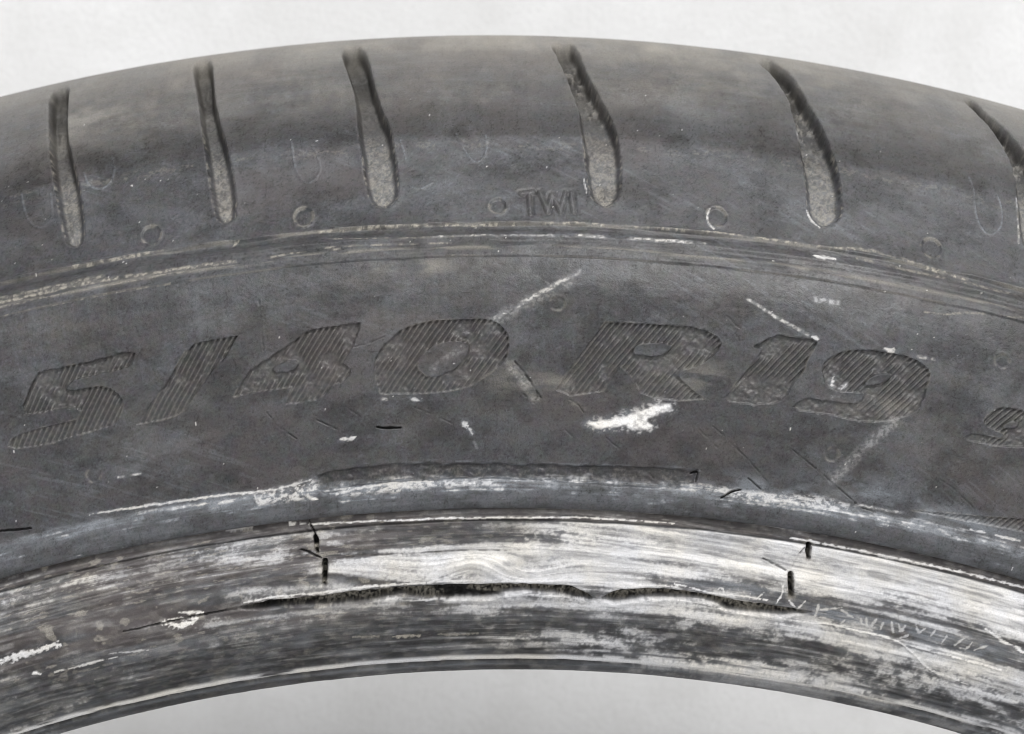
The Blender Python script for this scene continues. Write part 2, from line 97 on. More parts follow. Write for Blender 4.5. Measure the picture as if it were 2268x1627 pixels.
def vnoise(x, y, seed=0):
    xi = np.floor(x).astype(np.int64); yi = np.floor(y).astype(np.int64)
    fx = (x - xi).astype(np.float32); fy = (y - yi).astype(np.float32)
    fx = fx * fx * (3 - 2 * fx); fy = fy * fy * (3 - 2 * fy)
    xi += seed * 37; yi += seed * 91
    x0 = xi & 511; x1 = (xi + 1) & 511; y0 = yi & 511; y1 = (yi + 1) & 511
    a = _TAB[x0, y0]; b = _TAB[x1, y0]; c = _TAB[x0, y1]; d = _TAB[x1, y1]
    return (a + (b - a) * fx) * (1 - fy) + (c + (d - c) * fx) * fy

def fbm(x, y, sx, sy, oct=3, seed=0, gain=0.55):
    v = 0; amp = 1.0; tot = 0
    for o in range(oct):
        v = v + amp * vnoise(x / sx + 17.3 * o, y / sy + 5.1 * o, seed + o)
        tot += amp; amp *= gain; sx *= 0.5; sy *= 0.5
    return v / tot

def sstep(e0, e1, x):
    t = np.clip((x - e0) / (e1 - e0), 0, 1)
    return t * t * (3 - 2 * t)

# ------------------------------------------------------------------ fine grid of the photographed arc
PROFILE = np.array(PROFILE)
B_LO, B_HI = 58.0, float(PROFILE[-1, 0]) - 0.01
TH0, TH1 = -0.335, 0.335
def open_grid(th):
    """start an empty relief / dirt sheet over the angles th"""
    global a1, b1, A, B, D, M, LAB, NC, NR
    NC, NR = len(th), 712
    a1 = 1134 + 4400 * th
    b1 = np.linspace(B_LO, B_HI, NR)
    A, B = np.meshgrid(a1, b1)
    D = np.zeros_like(A)                       # relief, mm outward
    M = {k: np.zeros_like(A, dtype=np.float32) for k in ('chalk', 'dust', 'brown', 'haze', 'raw_and_shade')}
    LAB = np.zeros((NR, NC), np.int32)         # which part a vertex belongs to

PARTS = []                                 # (name, parent key, label) for LAB values >= 10

def new_part(name, parent, label=None):
    PARTS.append((name, parent, label))
    return 9 + len(PARTS)

def window(pts, pad):
    p = np.array(pts, float)
    i0 = max(0, np.searchsorted(b1, p[:, 1].min() - pad)); i1 = min(NR, np.searchsorted(b1, p[:, 1].max() + pad))
    j0 = max(0, np.searchsorted(a1, p[:, 0].min() - pad)); j1 = min(NC, np.searchsorted(a1, p[:, 0].max() + pad))
    return (slice(i0, i1), slice(j0, j1))

def smooth_poly(pts, n=2):
    p = np.array(pts, float)
    for _ in range(n):
        q = np.roll(p, -1, axis=0)
        p = np.stack([0.75 * p + 0.25 * q, 0.25 * p + 0.75 * q], 1).reshape(-1, 2)
    return p

def smooth_line(pts, n=2):
    p = np.array(pts, float)
    for _ in range(n):
        if len(p) < 3:
            return p
        a, b = p[:-1], p[1:]
        q = np.stack([0.75 * a + 0.25 * b, 0.25 * a + 0.75 * b], 1).reshape(-1, 2)
        p = np.vstack([p[:1], q[1:-1], p[-1:]])
    return p

def blur(w, n=1):
    for _ in range(n):
        q = D[w]
        q = 0.25 * (np.roll(q, 1, 0) + np.roll(q, -1, 0)) + 0.5 * q
        q = 0.25 * (np.roll(q, 1, 1) + np.roll(q, -1, 1)) + 0.5 * q
        D[w][2:-2, 2:-2] = q[2:-2, 2:-2]

def seg_dist(X, Y, p):
    dmin = np.full(X.shape, 1e9); tpos = np.zeros(X.shape); k = 0
    n = len(p) - 1
    for i in range(n):
        ax, ay = p[i]; bx, by = p[i + 1]
        ex, ey = bx - ax, by - ay
        t = np.clip(((X - ax) * ex + (Y - ay) * ey) / (ex * ex + ey * ey + 1e-9), 0, 1)
        dd = np.hypot(X - ax - t * ex, Y - ay - t * ey)
        m = dd < dmin
        dmin = np.where(m, dd, dmin); tpos = np.where(m, (i + t) / n, tpos)
    return dmin, tpos

def sdf(X, Y, p):
    p = np.asarray(p, float)
    dmin, _ = seg_dist(X, Y, np.vstack([p, p[:1]]))
    ins = np.zeros(X.shape, bool)
    for i in range(len(p)):
        x0, y0 = p[i]; x1, y1 = p[(i + 1) % len(p)]
        if y0 == y1:
            continue
        c = ((Y >= y0) != (Y >= y1)) & (X < (x1 - x0) * (Y - y0) / (y1 - y0) + x0)
        ins ^= c
    return np.where(ins, -dmin, dmin)

def put(key, w, v):
    M[key][w] = np.maximum(M[key][w], v)

def base_wear():
    global D, G1, G2, S1, L1, g3
    # ---- large, slow unevenness and the shared grain fields
    G1 = fbm(A, B, 14, 14, 3, 3)               # grain
    G2 = fbm(A, B, 5, 5, 2, 11)                # fine grain
    S1 = fbm(A, B, 150, 26, 4, 21)             # soft streaks round the tyre
    L1 = fbm(A, B, 420, 160, 4, 31)            # broad mottling
    D += 0.12 * (L1 - 0.5) + 0.05 * (S1 - 0.5) + 0.035 * (G1 - 0.5) * sstep(60, 300, B)

    # ---- base dirt, with tone bands on the tread
    tread_w = 1 - sstep(150, 320, B)
    M['dust'] += tread_w * (0.13 + 0.16 * sstep(0.42, 0.70, fbm(A, B, 170, 70, 5, 41))) * (0.35 + 0.75 * G1)  # scuff dust; its fade also paints the top-lit gradient
    M['dust'] += (1 - sstep(60, 170, B)) * 0.26 * (0.6 + 0.8 * (S1 - 0.2))
    scr = fbm(A + 0.8 * B, B, 130, 5, 3, 45)
    M['haze'] += tread_w * (0.10 * sstep(0.54, 0.72, scr) + 0.12 * sstep(0.4, 0.7, fbm(A + 0.4 * B, B, 60, 30, 4, 46)))
    M['haze'] += (0.02 + 0.24 * sstep(0.48, 0.76, fbm(A, B, 210, 120, 4, 51)) * (0.4 + 0.6 * G1)).astype(np.float32) * (B > 300) * (B < 1060) * 0.5
    wear_line = sstep(18, 0, np.abs(B - 318 - 26 * (L1 - 0.5) - 10 * (G1 - 0.5)))
    M['dust'] += 0.16 * wear_line * sstep(0.46, 0.62, fbm(A, B, 24, 10, 3, 61)) * sstep(0.4, 0.6, fbm(A, B, 5, 4, 2, 62))
    M['dust'] += 0.045 * sstep(0.50, 0.75, fbm(A, B, 120, 60, 4, 63)) * (B > 568) * (B < 1060)
    # scattered bright specks
    sp = vnoise(A / 4.0, B / 4.0, 71) * vnoise(A / 9.0, B / 9.0, 73)
    M['chalk'] = np.maximum(M['chalk'], (0.6 * sstep(0.84, 0.92, sp) * (B < 1140) * (B > 180)).astype(np.float32))
    M['haze'] += (0.13 * sstep(296, 318, B) * (1 - sstep(440, 500, B)) * (0.25 + 1.1 * sstep(0.40, 0.66, fbm(A, B, 120, 46, 5, 52, 0.65)))).astype(np.float32)  # paler blue-grey band on the lower tread
    M['raw_and_shade'] += (0.30 * sstep(215, 262, B + 20 * (L1 - 0.5)) * (1 - sstep(286, 312, B + 16 * (G1 - 0.5)))).astype(np.float32)  # darker band just above it
    grime = fbm(A, B, 130, 80, 6, 54, 0.72)
    M['haze'] += (0.17 * sstep(0.50, 0.74, grime) * (B > 180) * (B < 1130)).astype(np.float32)
    M['raw_and_shade'] += (0.34 * sstep(0.54, 0.32, fbm(A, B, 90, 60, 6, 56, 0.72)) * (B > 180) * (B < 1130)).astype(np.float32)
    M['brown'] += (0.55 * sstep(0.50, 0.72, fbm(A, B, 200, 130, 6, 58, 0.68)) * (B < 1060)).astype(np.float32)
    g3 = vnoise(A / 3.4, B / 3.4, 47); g4 = vnoise(A / 2.5, B / 2.5, 48)
    M['haze'] += (0.16 * sstep(0.60, 0.95, g3) * (0.3 + 0.9 * sstep(0.35, 0.65, grime)) * (B < 1130)).astype(np.float32)
    M['raw_and_shade'] += (0.42 * sstep(0.62, 0.98, g4) * (B < 1130)).astype(np.float32)
    rub = fbm(A + 1.1 * B, B - 0.5 * A, 150, 7, 3, 59)
    M['haze'] += (0.22 * sstep(0.60, 0.76, rub) * sstep(0.45, 0.6, L1) * (B > 300) * (B < 1060)).astype(np.float32)
    cord = fbm(A, B, 9, 420, 2, 76)
    M['haze'] += 0.07 * sstep(0.55, 0.8, cord) * (B > 560) * (B < 780)

    # ---- shoulder rib: steps and small ridges that run round the tyre
    wob = 5 * (fbm(A, B * 0, 120, 1, 3, 81) - 0.5)
    Bw = B + wob
    def bump(c, w):
        return np.exp(-((Bw - c) / w) ** 2)
    D += -0.36 * sstep(493, 499, Bw) * (1 - sstep(506, 518, Bw)) * (0.45 + 0.55 * sstep(0.3, 0.6, fbm(A, B * 0, 130, 1, 3, 82)))
    D += 0.22 * bump(493, 3.5) * sstep(0.35, 0.6, fbm(A, B * 0, 60, 1, 2, 83))
    mod1 = sstep(0.3, 0.62, fbm(A, B * 0, 110, 1, 3, 84)); mod2 = sstep(0.35, 0.65, fbm(A, B * 0, 150, 1, 3, 86))
    D += 0.20 * bump(524, 5) * (0.4 + 0.6 * mod1) - 0.14 * bump(535, 5) * mod2 + 0.12 * bump(547, 5) * mod2
    D += -0.16 * sstep(565, 571, Bw) * (1 - sstep(900, 1000, B)) - 0.05 * bump(568, 2.5) * mod1
    D += 0.16 * (fbm(A, B, 70, 9, 4, 87) - 0.5) * sstep(486, 500, B) * (1 - sstep(556, 572, B))
    put('dust', slice(None), (0.35 * bump(496, 3) + 0.34 * bump(548, 5) + 0.2 * bump(567, 2)) * sstep(0.4, 0.65, fbm(A, B, 90, 8, 3, 85)))

# ---- tread grooves
GV = [np.array(g, float) for g in GROOVES]
GV = [GV[0] - np.array([345 * k, 0]) for k in (6, 5, 4, 3, 2)] + [GV[0] - np.array([345, 0])] + GV + [GV[5] + np.array([480 * k, 0]) for k in (1, 2, 3, 4)]

def grooves():
    global D, M, LAB
    for gi, g in enumerate(GV, -5):
        if g[:, 0].min() < a1[0] + 6 or g[:, 0].max() > a1[-1] - 6 or (gi > 6 and NC > 1200):
            continue
        w = window(g, 40)
        X, Y = A[w], B[w]
        jag = (3.5 if gi < 4 else 8.0) * (fbm(X, Y, 22, 20, 4, 90 + gi, 0.7) - 0.5)
        s = sdf(X, Y, smooth_poly(g)) + jag
        top, bot = g[:, 1].min(), g[:, 1].max()
        t = np.clip((bot - Y) / (bot - top), 0, 1)
        depth = 0.75 + 1.75 * sstep(0.05, 0.75, t)
        floor_n = 0.5 * (fbm(X, Y, 10, 10, 3, 120 + gi) - 0.5) + 1.0 * sstep(0.55, 0.9, t) * (fbm(X, Y, 34, 30, 2, 140 + gi) - 0.5)
        wall = 13 - 6 * sstep(0.3, 0.7, t)
        ins = 1 - sstep(-wall, 0.5, s)
        D[w] += -ins * (depth + floor_n * sstep(-4, -14, s))
        D[w] += 0.16 * np.exp(-np.abs(s) / 5) * (s > -2) * (Y > top + 20)
        blur(w, 2)
        fl = sstep(-wall * 0.5, -wall * 1.1, s)
        grit = 0.35 + 0.65 * sstep(0.40, 0.62, 0.5 * vnoise(X / 3.3, Y / 3.3, 160 + gi) + 0.5 * fbm(X, Y, 12, 12, 3, 161 + gi))
        put('dust', w, fl * ((0.30 + 0.22 * sstep(0.18, 0.0, t)) * grit * (1 - sstep(0.30, 0.62, t)) + 0.07 * grit))
        put('dust', w, 0.42 * sstep(4, 0, np.abs(s + 2)) * sstep(0.50, 0.72, 0.6 * vnoise(X / 4, Y / 5, 180 + gi) + 0.4 * fbm(X, Y, 30, 30, 2, 181 + gi)))
        put('raw_and_shade', w, 0.7 * sstep(4, 0, np.abs(s + 4)) * sstep(0.5, 0.75, 0.6 * vnoise(X / 4, Y / 5, 184 + gi) + 0.4 * fbm(X, Y, 26, 40, 2, 185 + gi)))
        put('haze', w, fl * 0.30 * (1 - sstep(0.45, 0.8, t)) * (0.5 + G1[w]))
        plug = sstep(0.44, 0.70, 0.45 * fbm(X, Y, 26, 20, 2, 195 + gi) + 0.55 * fbm(X, Y, 8, 7, 3, 196 + gi, 0.75)) * sstep(0.42, 0.62, t) * (1 - 0.7 * sstep(0.88, 0.95, t)) * sstep(-2, -8, s) * (0.85 if gi >= 4 else 0.30)
        put('dust', w, 0.42 * plug)
        D[w] += 0.5 * plug
        M['raw_and_shade'][w] = np.maximum(M['raw_and_shade'][w], (1 - sstep(-6, 0.5, s)) * (sstep(0.25, 0.6, t) * 0.5 + 0.46 * sstep(0.66, 0.86, t)) * (1 - plug))  # groove tops painted dark to stand in for their shade
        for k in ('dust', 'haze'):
            M[k][w] *= 1 - 0.75 * (1 - sstep(-5, 0.5, s)) * sstep(0.70, 0.86, t) * (1 - plug)  # dust and haze thinned so the painted shade stays dark
        LAB[w] = np.where(s < 1.0, new_part('tread_groove', 'tread'), LAB[w])

# ---- sidewall and shoulder characters with hatched, recessed faces
def character(name, label, outers, holes, parent='sidewall', depth=0.66, scale=1.0, seed=0):
    allp = [q for o in outers for q in o]
    w = window(allp, 26)
    X, Y = A[w], B[w]
    s = np.full(X.shape, 1e9)
    for o in outers:
        s = np.minimum(s, sdf(X, Y, smooth_poly(o, 1) if name == 'numeral' and seed != 52 else np.array(o, float)))
    for h in holes:
        s = np.maximum(s, -sdf(X, Y, smooth_poly(h, 1)))
    wearn = fbm(X, Y, 46, 46, 3, 200 + seed)
    s = s + 1.6 * (fbm(X, Y, 12, 12, 2, 220 + seed) - 0.5) + 9 * sstep(0.42, 0.32, wearn) * (fbm(X, Y, 18, 14, 3, 225 + seed) - 0.5)
    ins = 1 - sstep(-3.2, 0.6, s)
    ph = (X + 0.74 * Y) / 13.0 + 0.35 * (fbm(X, Y, 60, 60, 2, 240 + seed) - 0.5)
    f = ph - np.floor(ph)
    tooth = np.where(f < 0.62, f / 0.62, (1 - f) / 0.38)
    hard = {82: 0.03, 49: 0.10, 57: 0.08, 99: 0.04, 48: 0.0, 52: -0.04, 53: -0.10, 47: -0.12}.get(seed, 0.0)
    yt, yb = min(q[1] for q in allp), max(q[1] for q in allp)
    lowp = sstep(yt + 0.35 * (yb - yt), yb, Y)
    worn = 0.15 + 0.85 * sstep(0.34 + hard * (0.3 + 1.2 * lowp), 0.54 + hard * (0.3 + 1.2 * lowp), wearn)
    yt, yb = min(q[1] for q in allp), max(q[1] for q in allp)
    fade = 1.0 - 0.45 * sstep(yt + 0.35 * (yb - yt), yb, Y)
    D[w] += -ins * (depth * fade * (0.80 - 0.72 * tooth * worn) + (0.12 + 0.34 * (1 - worn)) * (fbm(X, Y, 12, 10, 3, 260 + seed) - 0.5))
    D[w] += 0.05 * np.exp(-np.abs(s) / 4) * (s > 0)
    g = sstep(0.42, 0.7, fbm(X, Y, 7, 7, 2, 280 + seed))
    put('dust', w, ins * (0.03 + 0.05 * g + 0.10 * sstep(0.55, 0.95, tooth) * worn))
    put('dust', w, 0.16 * sstep(4, 0, np.abs(s)) * sstep(0.5, 0.7, wearn))
    M['raw_and_shade'][w] *= 1 - 0.7 * ins
    put('raw_and_shade', w, 0.30 * ins * sstep(0.7, 0.1, tooth) * (0.35 + 0.65 * worn))  # shade of the hatch valleys painted in
    put('raw_and_shade', w, 0.85 * sstep(3.4, 0.6, np.abs(s + 1.5)) * sstep(0.62, 0.25, tooth) * sstep(0.3, 0.5, wearn) * (Y < 0.5 * (yt + yb) + 60 * (wearn - 0.5)))  # painted shadow along the upper edge of the recess
    M['haze'][w] *= 1 - 0.6 * ins
    LAB[w] = np.where(s < 1.0, new_part(name, parent, label), LAB[w])

def sidewall_marks():
    global D, M, LAB
    word = {'5': ('numeral', 'hatched numeral 5'), '/': ('slash_mark', 'hatched slash between 5 and 40'), '4': ('numeral', 'hatched numeral 4'),
            '0': ('numeral', 'hatched numeral 0'), 'R': ('letter', 'hatched letter R'), '1': ('numeral', 'hatched numeral 1'),
            '9': ('numeral', 'hatched numeral 9 with worn lower half')}
    for k, (nm, lb) in word.items():
        character(nm, lb, CHARS[k][0], CHARS[k][1], seed=ord(k))
    character('numeral', 'small hatched numeral 9 at the edge', NINE[0], NINE[1], seed=99)
    character('hatched_bar', None, [WEDGE], [], depth=0.5, seed=131)

    # TWI, stroked letters standing slightly proud, faintly dusty, with shade painted along the sides
    for i, strokes in enumerate(TWI):
        allp = [q for s_ in strokes for q in s_]
        w = window(allp, 14)
        X, Y = A[w], B[w]
        dm = np.full(X.shape, 1e9)
        for s_ in strokes:
            dm = np.minimum(dm, seg_dist(X, Y, np.array(s_, float))[0])
        D[w] += 0.20 * (1 - sstep(1.2, 4.2, dm))
        D[w] -= 0.12 * sstep(4.5, 6.5, dm) * (1 - sstep(7.5, 12, dm))
        put('dust', w, 0.08 * (1 - sstep(5, 10, dm)) * G1[w])
        put('raw_and_shade', w, 0.35 * sstep(3.0, 5.0, dm) * (1 - sstep(6, 9, dm)))
        LAB[w] = np.where(dm < 6, new_part('letter', 'tread', 'small raised letter ' + 'TWI'[i]), LAB[w])

    # ring marks of the vent plugs
    for lst, parent in ((RT, 'tread'), (RS, 'sidewall'), (RP, 'rim_protector')):
        for i, (ca, cb, r) in enumerate(lst):
            w = window([(ca, cb)], r + 12)
            X, Y = A[w], B[w]
            rr = np.hypot(X - ca, Y - cb) + 2.2 * (fbm(X, Y, 10, 10, 2, 300 + i) - 0.5)
            k = 1.0 if parent == 'tread' else 0.55
            D[w] += k * (-0.20 * np.exp(-((rr - r * 0.82) / 3.0) ** 2) + 0.08 * np.exp(-((rr - r * 1.12) / 3.0) ** 2) - 0.12 * (rr < r * 0.7))
            put('dust', w, k * 0.34 * np.exp(-((rr - r) / 3.2) ** 2) * sstep(0.35, 0.6, fbm(X, Y, 12, 12, 2, 320 + i)))
            put('raw_and_shade', w, k * 0.35 * (rr < r * 0.85) * G1[w])
            LAB[w] = np.where(rr < r * 1.05, new_part('vent_plug', parent), LAB[w])

    # faint moulded outlines shaped like a U
    for i, u in enumerate(UM):
        p = np.array(u, float)
        w = window(p, 14)
        dm, _ = seg_dist(A[w], B[w], smooth_line(p, 2))
        D[w] += 0.06 * (1 - sstep(1.0, 3, dm))
        put('haze', w, 0.70 * (1 - sstep(0.8, 3.0, dm)) * (0.45 + 0.55 * sstep(0.35, 0.6, G2[w])))

    # ---- scuffed recess above the rim protector
    w = window(SCUFF, 20)
    X, Y = A[w], B[w]
    s = sdf(X, Y, np.array(SCUFF, float)) + 9 * (fbm(X, Y, 34, 10, 3, 340) - 0.5)
    D[w] += -(0.45 * (1 - sstep(-7, 0, s))) * (0.6 + 0.8 * fbm(X, Y, 14, 9, 2, 342))
    put('raw_and_shade', w, 0.55 * (1 - sstep(-6, 0, s)) * fbm(X, Y, 10, 8, 3, 343))
    put('dust', w, 0.12 * (1 - sstep(-6, 0, s)) * sstep(0.5, 0.8, 0.5 * G1[w] + 0.5 * g3[w]))
    put('haze', w, 0.55 * (1 - sstep(0, 9, np.abs(s))) * sstep(0.48, 0.66, fbm(X, Y, 30, 6, 3, 345)))

# ---- rim protector bloom, streaked round the tyre
def coverage(pts, X, Y, sa, sb):
    X = np.clip(X, 30, 2230)                   # beyond the photographed arc the wear goes on as it was
    num = np.zeros(X.shape); den = np.full(X.shape, 1e-6)
    for (pa, pb, c) in pts:
        k = np.exp(-((X - pa) / sa) ** 2 - ((Y - pb) / sb) ** 2)
        num += k * c; den += k
    return num / den

def protector_bloom():
    global D
    i0, i1 = np.searchsorted(b1, 1030), np.searchsorted(b1, 1136)
    w = (slice(i0, i1), slice(None))
    X, Y = A[w], B[w]
    cv = coverage(COVP, X, Y, 95, 16)
    st = 0.5 * fbm(X, Y, 130, 5, 4, 350) + 0.5 * fbm(X, Y, 30, 14, 3, 352)
    edge = sstep(1046, 1062, Y + 16 * (fbm(X, Y, 40, 12, 3, 354) - 0.5))
    put('haze', w, edge * np.clip(0.16 + 0.22 * sstep(0.4, 0.6, fbm(X, Y, 90, 24, 5, 351, 0.7)) + 0.75 * sstep(0.70 - 0.55 * cv, 0.98 - 0.55 * cv, st), 0, 1) * (1 - sstep(1122, 1130, Y) * 0.6) * (0.8 + 0.4 * G2[w]))
    put('chalk', w, edge * 0.55 * sstep(0.82 - 0.42 * cv, 1.0 - 0.42 * cv, st + 0.10 * (G2[w] - 0.5)) * (0.35 + G2[w]))
    D[w] += 0.05 * (fbm(X, Y, 150, 4, 2, 356) - 0.5) * edge

# ---- bead: rubbed white streaks over brown-black rubber
def bead_wear():
    global D
    i0 = np.searchsorted(b1, 1126)
    w = (slice(i0, NR), slice(None))
    X, Y = A[w], B[w]
    cov = coverage(COV, X, Y, 85, 16)
    cov = np.clip(cov + 0.42 * (fbm(X, Y, 150, 22, 4, 359) - 0.5) * sstep(0.05, 0.3, cov), 0, 1)
    cov = np.where(Y < 1152, 0.14 + 0 * cov, cov)
    swirl = 30 * np.exp(-((X - 1085) / 75) ** 2 - ((Y - 1255) / 38) ** 2) - 22 * np.exp(-((X - 1220) / 90) ** 2 - ((Y - 1262) / 30) ** 2)
    slope = 0.07 * np.clip(X - 1250, 0, 700) * sstep(1360, 1200, Y) - 0.13 * np.clip(1050 - X, 0, 320) * np.exp(-((Y - 1250) / 45) ** 2)
    Ws = Y - slope + swirl + 9 * (fbm(X, Y, 240, 60, 3, 360) - 0.5)
    n1 = fbm(X, Ws, 420, 11, 4, 362)
    n2 = fbm(X, Ws, 130, 8, 4, 366)
    n3 = fbm(X, Y, 26, 12, 3, 368)
    n4 = fbm(X, Y, 6, 4, 2, 370)
    low = sstep(1330, 1400, Y)                                    # blotchier below the tear
    n5 = fbm(X + 0.3 * Ws, Ws, 44, 22, 4, 371)                     # cloudy smears
    nn = (0.34 - 0.16 * low) * n1 + 0.22 * n2 + (0.10 + 0.14 * low) * n3 + 0.12 * n4 + 0.22 * n5
    thr = 0.5 + (0.5 - cov) * 0.42
    ch = 0.55 * sstep(thr - 0.07, thr + 0.06, nn) + 0.45 * sstep(thr, thr + 0.03, nn + 0.10 * (G2[w] - 0.5))
    smoothw = sstep(0.55, 0.95, cov) * (1 - low)
    ch = ch * (1 - smoothw) + smoothw * (0.62 + 0.38 * sstep(0.40, 0.56, 0.6 * n1 + 0.4 * n2)) * sstep(0.25, 0.45, nn)
    ch *= 0.58 + 0.42 * np.maximum(sstep(0.3, 0.6, 0.5 * n2 + 0.5 * n4), smoothw)
    lowc = 1 - sstep(0.30, 0.60, cov)
    f1 = fbm(X, Ws, 360, 5.5, 4, 391, 0.6); f2 = fbm(X, Ws, 110, 12, 5, 393, 0.7)
    soft = 0.5 * sstep(0.50 - 0.1 * cov, 0.74 - 0.1 * cov, f1) + 0.5 * sstep(0.50 - 0.15 * cov, 0.80 - 0.15 * cov, f2)
    zone = 0.25 + 0.9 * sstep(0.40, 0.62, fbm(X, Ws, 260, 34, 4, 395))
    ch = ch * (1 - 0.45 * lowc) + zone * (0.34 * soft + 0.55 * sstep(0.62, 0.76, f1) * sstep(0.4, 0.6, n3)) * lowc
    ch = ch * (0.72 + 0.28 * sstep(0.35, 0.6, f1))
    put('chalk', w, ch * np.clip(0.42 + 0.75 * cov, 0, 1))
    put('haze', w, 0.55 * sstep(0.42, 0.75, 0.5 * f1 + 0.5 * f2) * (0.30 + cov) * np.clip(zone, 0.35, 1))
    M['raw_and_shade'][w] = np.maximum(M['raw_and_shade'][w], (0.40 * sstep(0.56, 0.38, 0.4 * f1 + 0.6 * f2) + 0.20 * low) * (1 - smoothw))
    fine = sstep(0.60, 0.74, fbm(X, Ws, 80, 3.0, 3, 372))          # hairline white scratches everywhere
    put('chalk', w, 0.40 * fine * (0.22 + cov) * sstep(0.3, 0.6, n3))
    dk = sstep(0.53, 0.70, fbm(X, Ws, 130, 4.0, 3, 374)) * sstep(0.35, 0.6, n3)
    dots = sstep(0.70, 0.80, fbm(X, Y, 7, 4, 2, 379))
    M['chalk'][w] *= (1 - 0.62 * dk) * (1 - 0.42 * smoothw * sstep(0.56, 0.68, fbm(X, Ws + 0.03 * X, 210, 6, 4, 397, 0.6))) * (1 - 0.45 * dots * (1 - 0.85 * smoothw))
    cb = M['chalk'][w].copy()
    for _ in range(2):
        cb[:, 1:-1] = 0.25 * cb[:, :-2] + 0.5 * cb[:, 1:-1] + 0.25 * cb[:, 2:]
        cb[1:-1] = 0.25 * cb[:-2] + 0.5 * cb[1:-1] + 0.25 * cb[2:]
    cw_ = cb.copy()
    for _ in range(30):
        cw_[:, 2:-2] = 0.3 * cw_[:, :-4] + 0.4 * cw_[:, 2:-2] + 0.3 * cw_[:, 4:]
    for _ in range(3):
        cw_[1:-1] = 0.25 * cw_[:-2] + 0.5 * cw_[1:-1] + 0.25 * cw_[2:]
    M['chalk'][w] = 0.62 * M['chalk'][w] + 0.25 * cb + 0.13 * cw_
    put('haze', w, np.clip(1.5 * cw_, 0, 0.9) * (0.55 + 0.45 * G1[w]))
    left = 1 - sstep(700, 1250, X)
    M['brown'][w] = np.maximum(M['brown'][w], (0.25 + 0.75 * sstep(0.42, 0.62, fbm(X, Y, 240, 24, 3, 376))) * (0.3 + 0.7 * left) * (1 - sstep(1330, 1380, Y)))
    M['brown'][w] = np.maximum(M['brown'][w], 0.85 * (1 - sstep(1148, 1156, Y)) * (Y > 1131) * (0.5 + n2))
    put('haze', w, 0.42 * sstep(0.44, 0.70, fbm(X, Ws, 70, 14, 4, 378)) * (0.4 + 0.6 * G1[w]) + 0.05)
    put('dust', w, 0.40 * sstep(0.66, 0.74, fbm(X, Ws, 30, 9, 3, 380)) * (0.25 + 0.75 * left) * (1 - 0.75 * low) + 0.10 * sstep(0.52, 0.7, n3))
    D[w] += 0.16 * (n1 - 0.5) + 0.12 * (n2 - 0.5) + 0.06 * (n3 - 0.5)
    D[w] += 0.5 * np.exp(-((X - 1110) / 60) ** 2 - ((Y - 1255) / 22) ** 2) + 0.35 * np.exp(-((X - 1170) / 90) ** 2 - ((Y - 1325) / 12) ** 2)
    # crease under the rim protector, thin moulding line, toe lips
    cw = 3 * (fbm(X, Y * 0, 90, 1, 3, 382) - 0.5)
    D[w] += -0.45 * np.exp(-((Y - 1131 - 0.5 * cw) / 3.0) ** 2) - 0.32 * np.exp(-((Y - 1153 - cw) / 2.6) ** 2) + 0.10 * np.exp(-((Y - 1147 - cw) / 3) ** 2)
    put('raw_and_shade', w, 0.7 * np.exp(-((Y - 1153 - cw) / 2.4) ** 2) * sstep(0.3, 0.5, n1) + 0.5 * np.exp(-((Y - 1131) / 2.6) ** 2))
    M['chalk'][w] *= 1 - 0.9 * np.exp(-((Y - 1153 - cw) / 2.6) ** 2)
    tb = 6 * (fbm(X, Y * 0, 60, 1, 3, 384) - 0.5)
    lipw = np.exp(-((Y - 1455 - 0.5 * tb) / 5.0) ** 4)
    put('chalk', w, 0.80 * lipw * sstep(0.24, 0.48, fbm(X, Y, 90, 6, 3, 386)))
    D[w] += 0.14 * lipw - 0.30 * np.exp(-((Y - 1463 - 0.4 * tb) / 2.6) ** 2) + 0.10 * np.exp(-((Y - 1468) / 3) ** 2) - 0.15 * np.exp(-((Y - 1442) / 5) ** 2)
    M['chalk'][w] *= 1 - 0.85 * np.exp(-((Y - 1442 - tb) / 5) ** 4) * sstep(0.3, 0.5, fbm(X, Y, 130, 9, 2, 387))
    put('raw_and_shade', w, 0.8 * np.exp(-((Y - 1463 - 0.4 * tb) / 2.4) ** 2))
    M['chalk'][w] = np.where(Y > 1463, M['chalk'][w] * 0.25, M['chalk'][w])
    put('haze', w, 0.8 * np.exp(-((Y - 1468.5) / 3) ** 2) * (0.5 + n2))

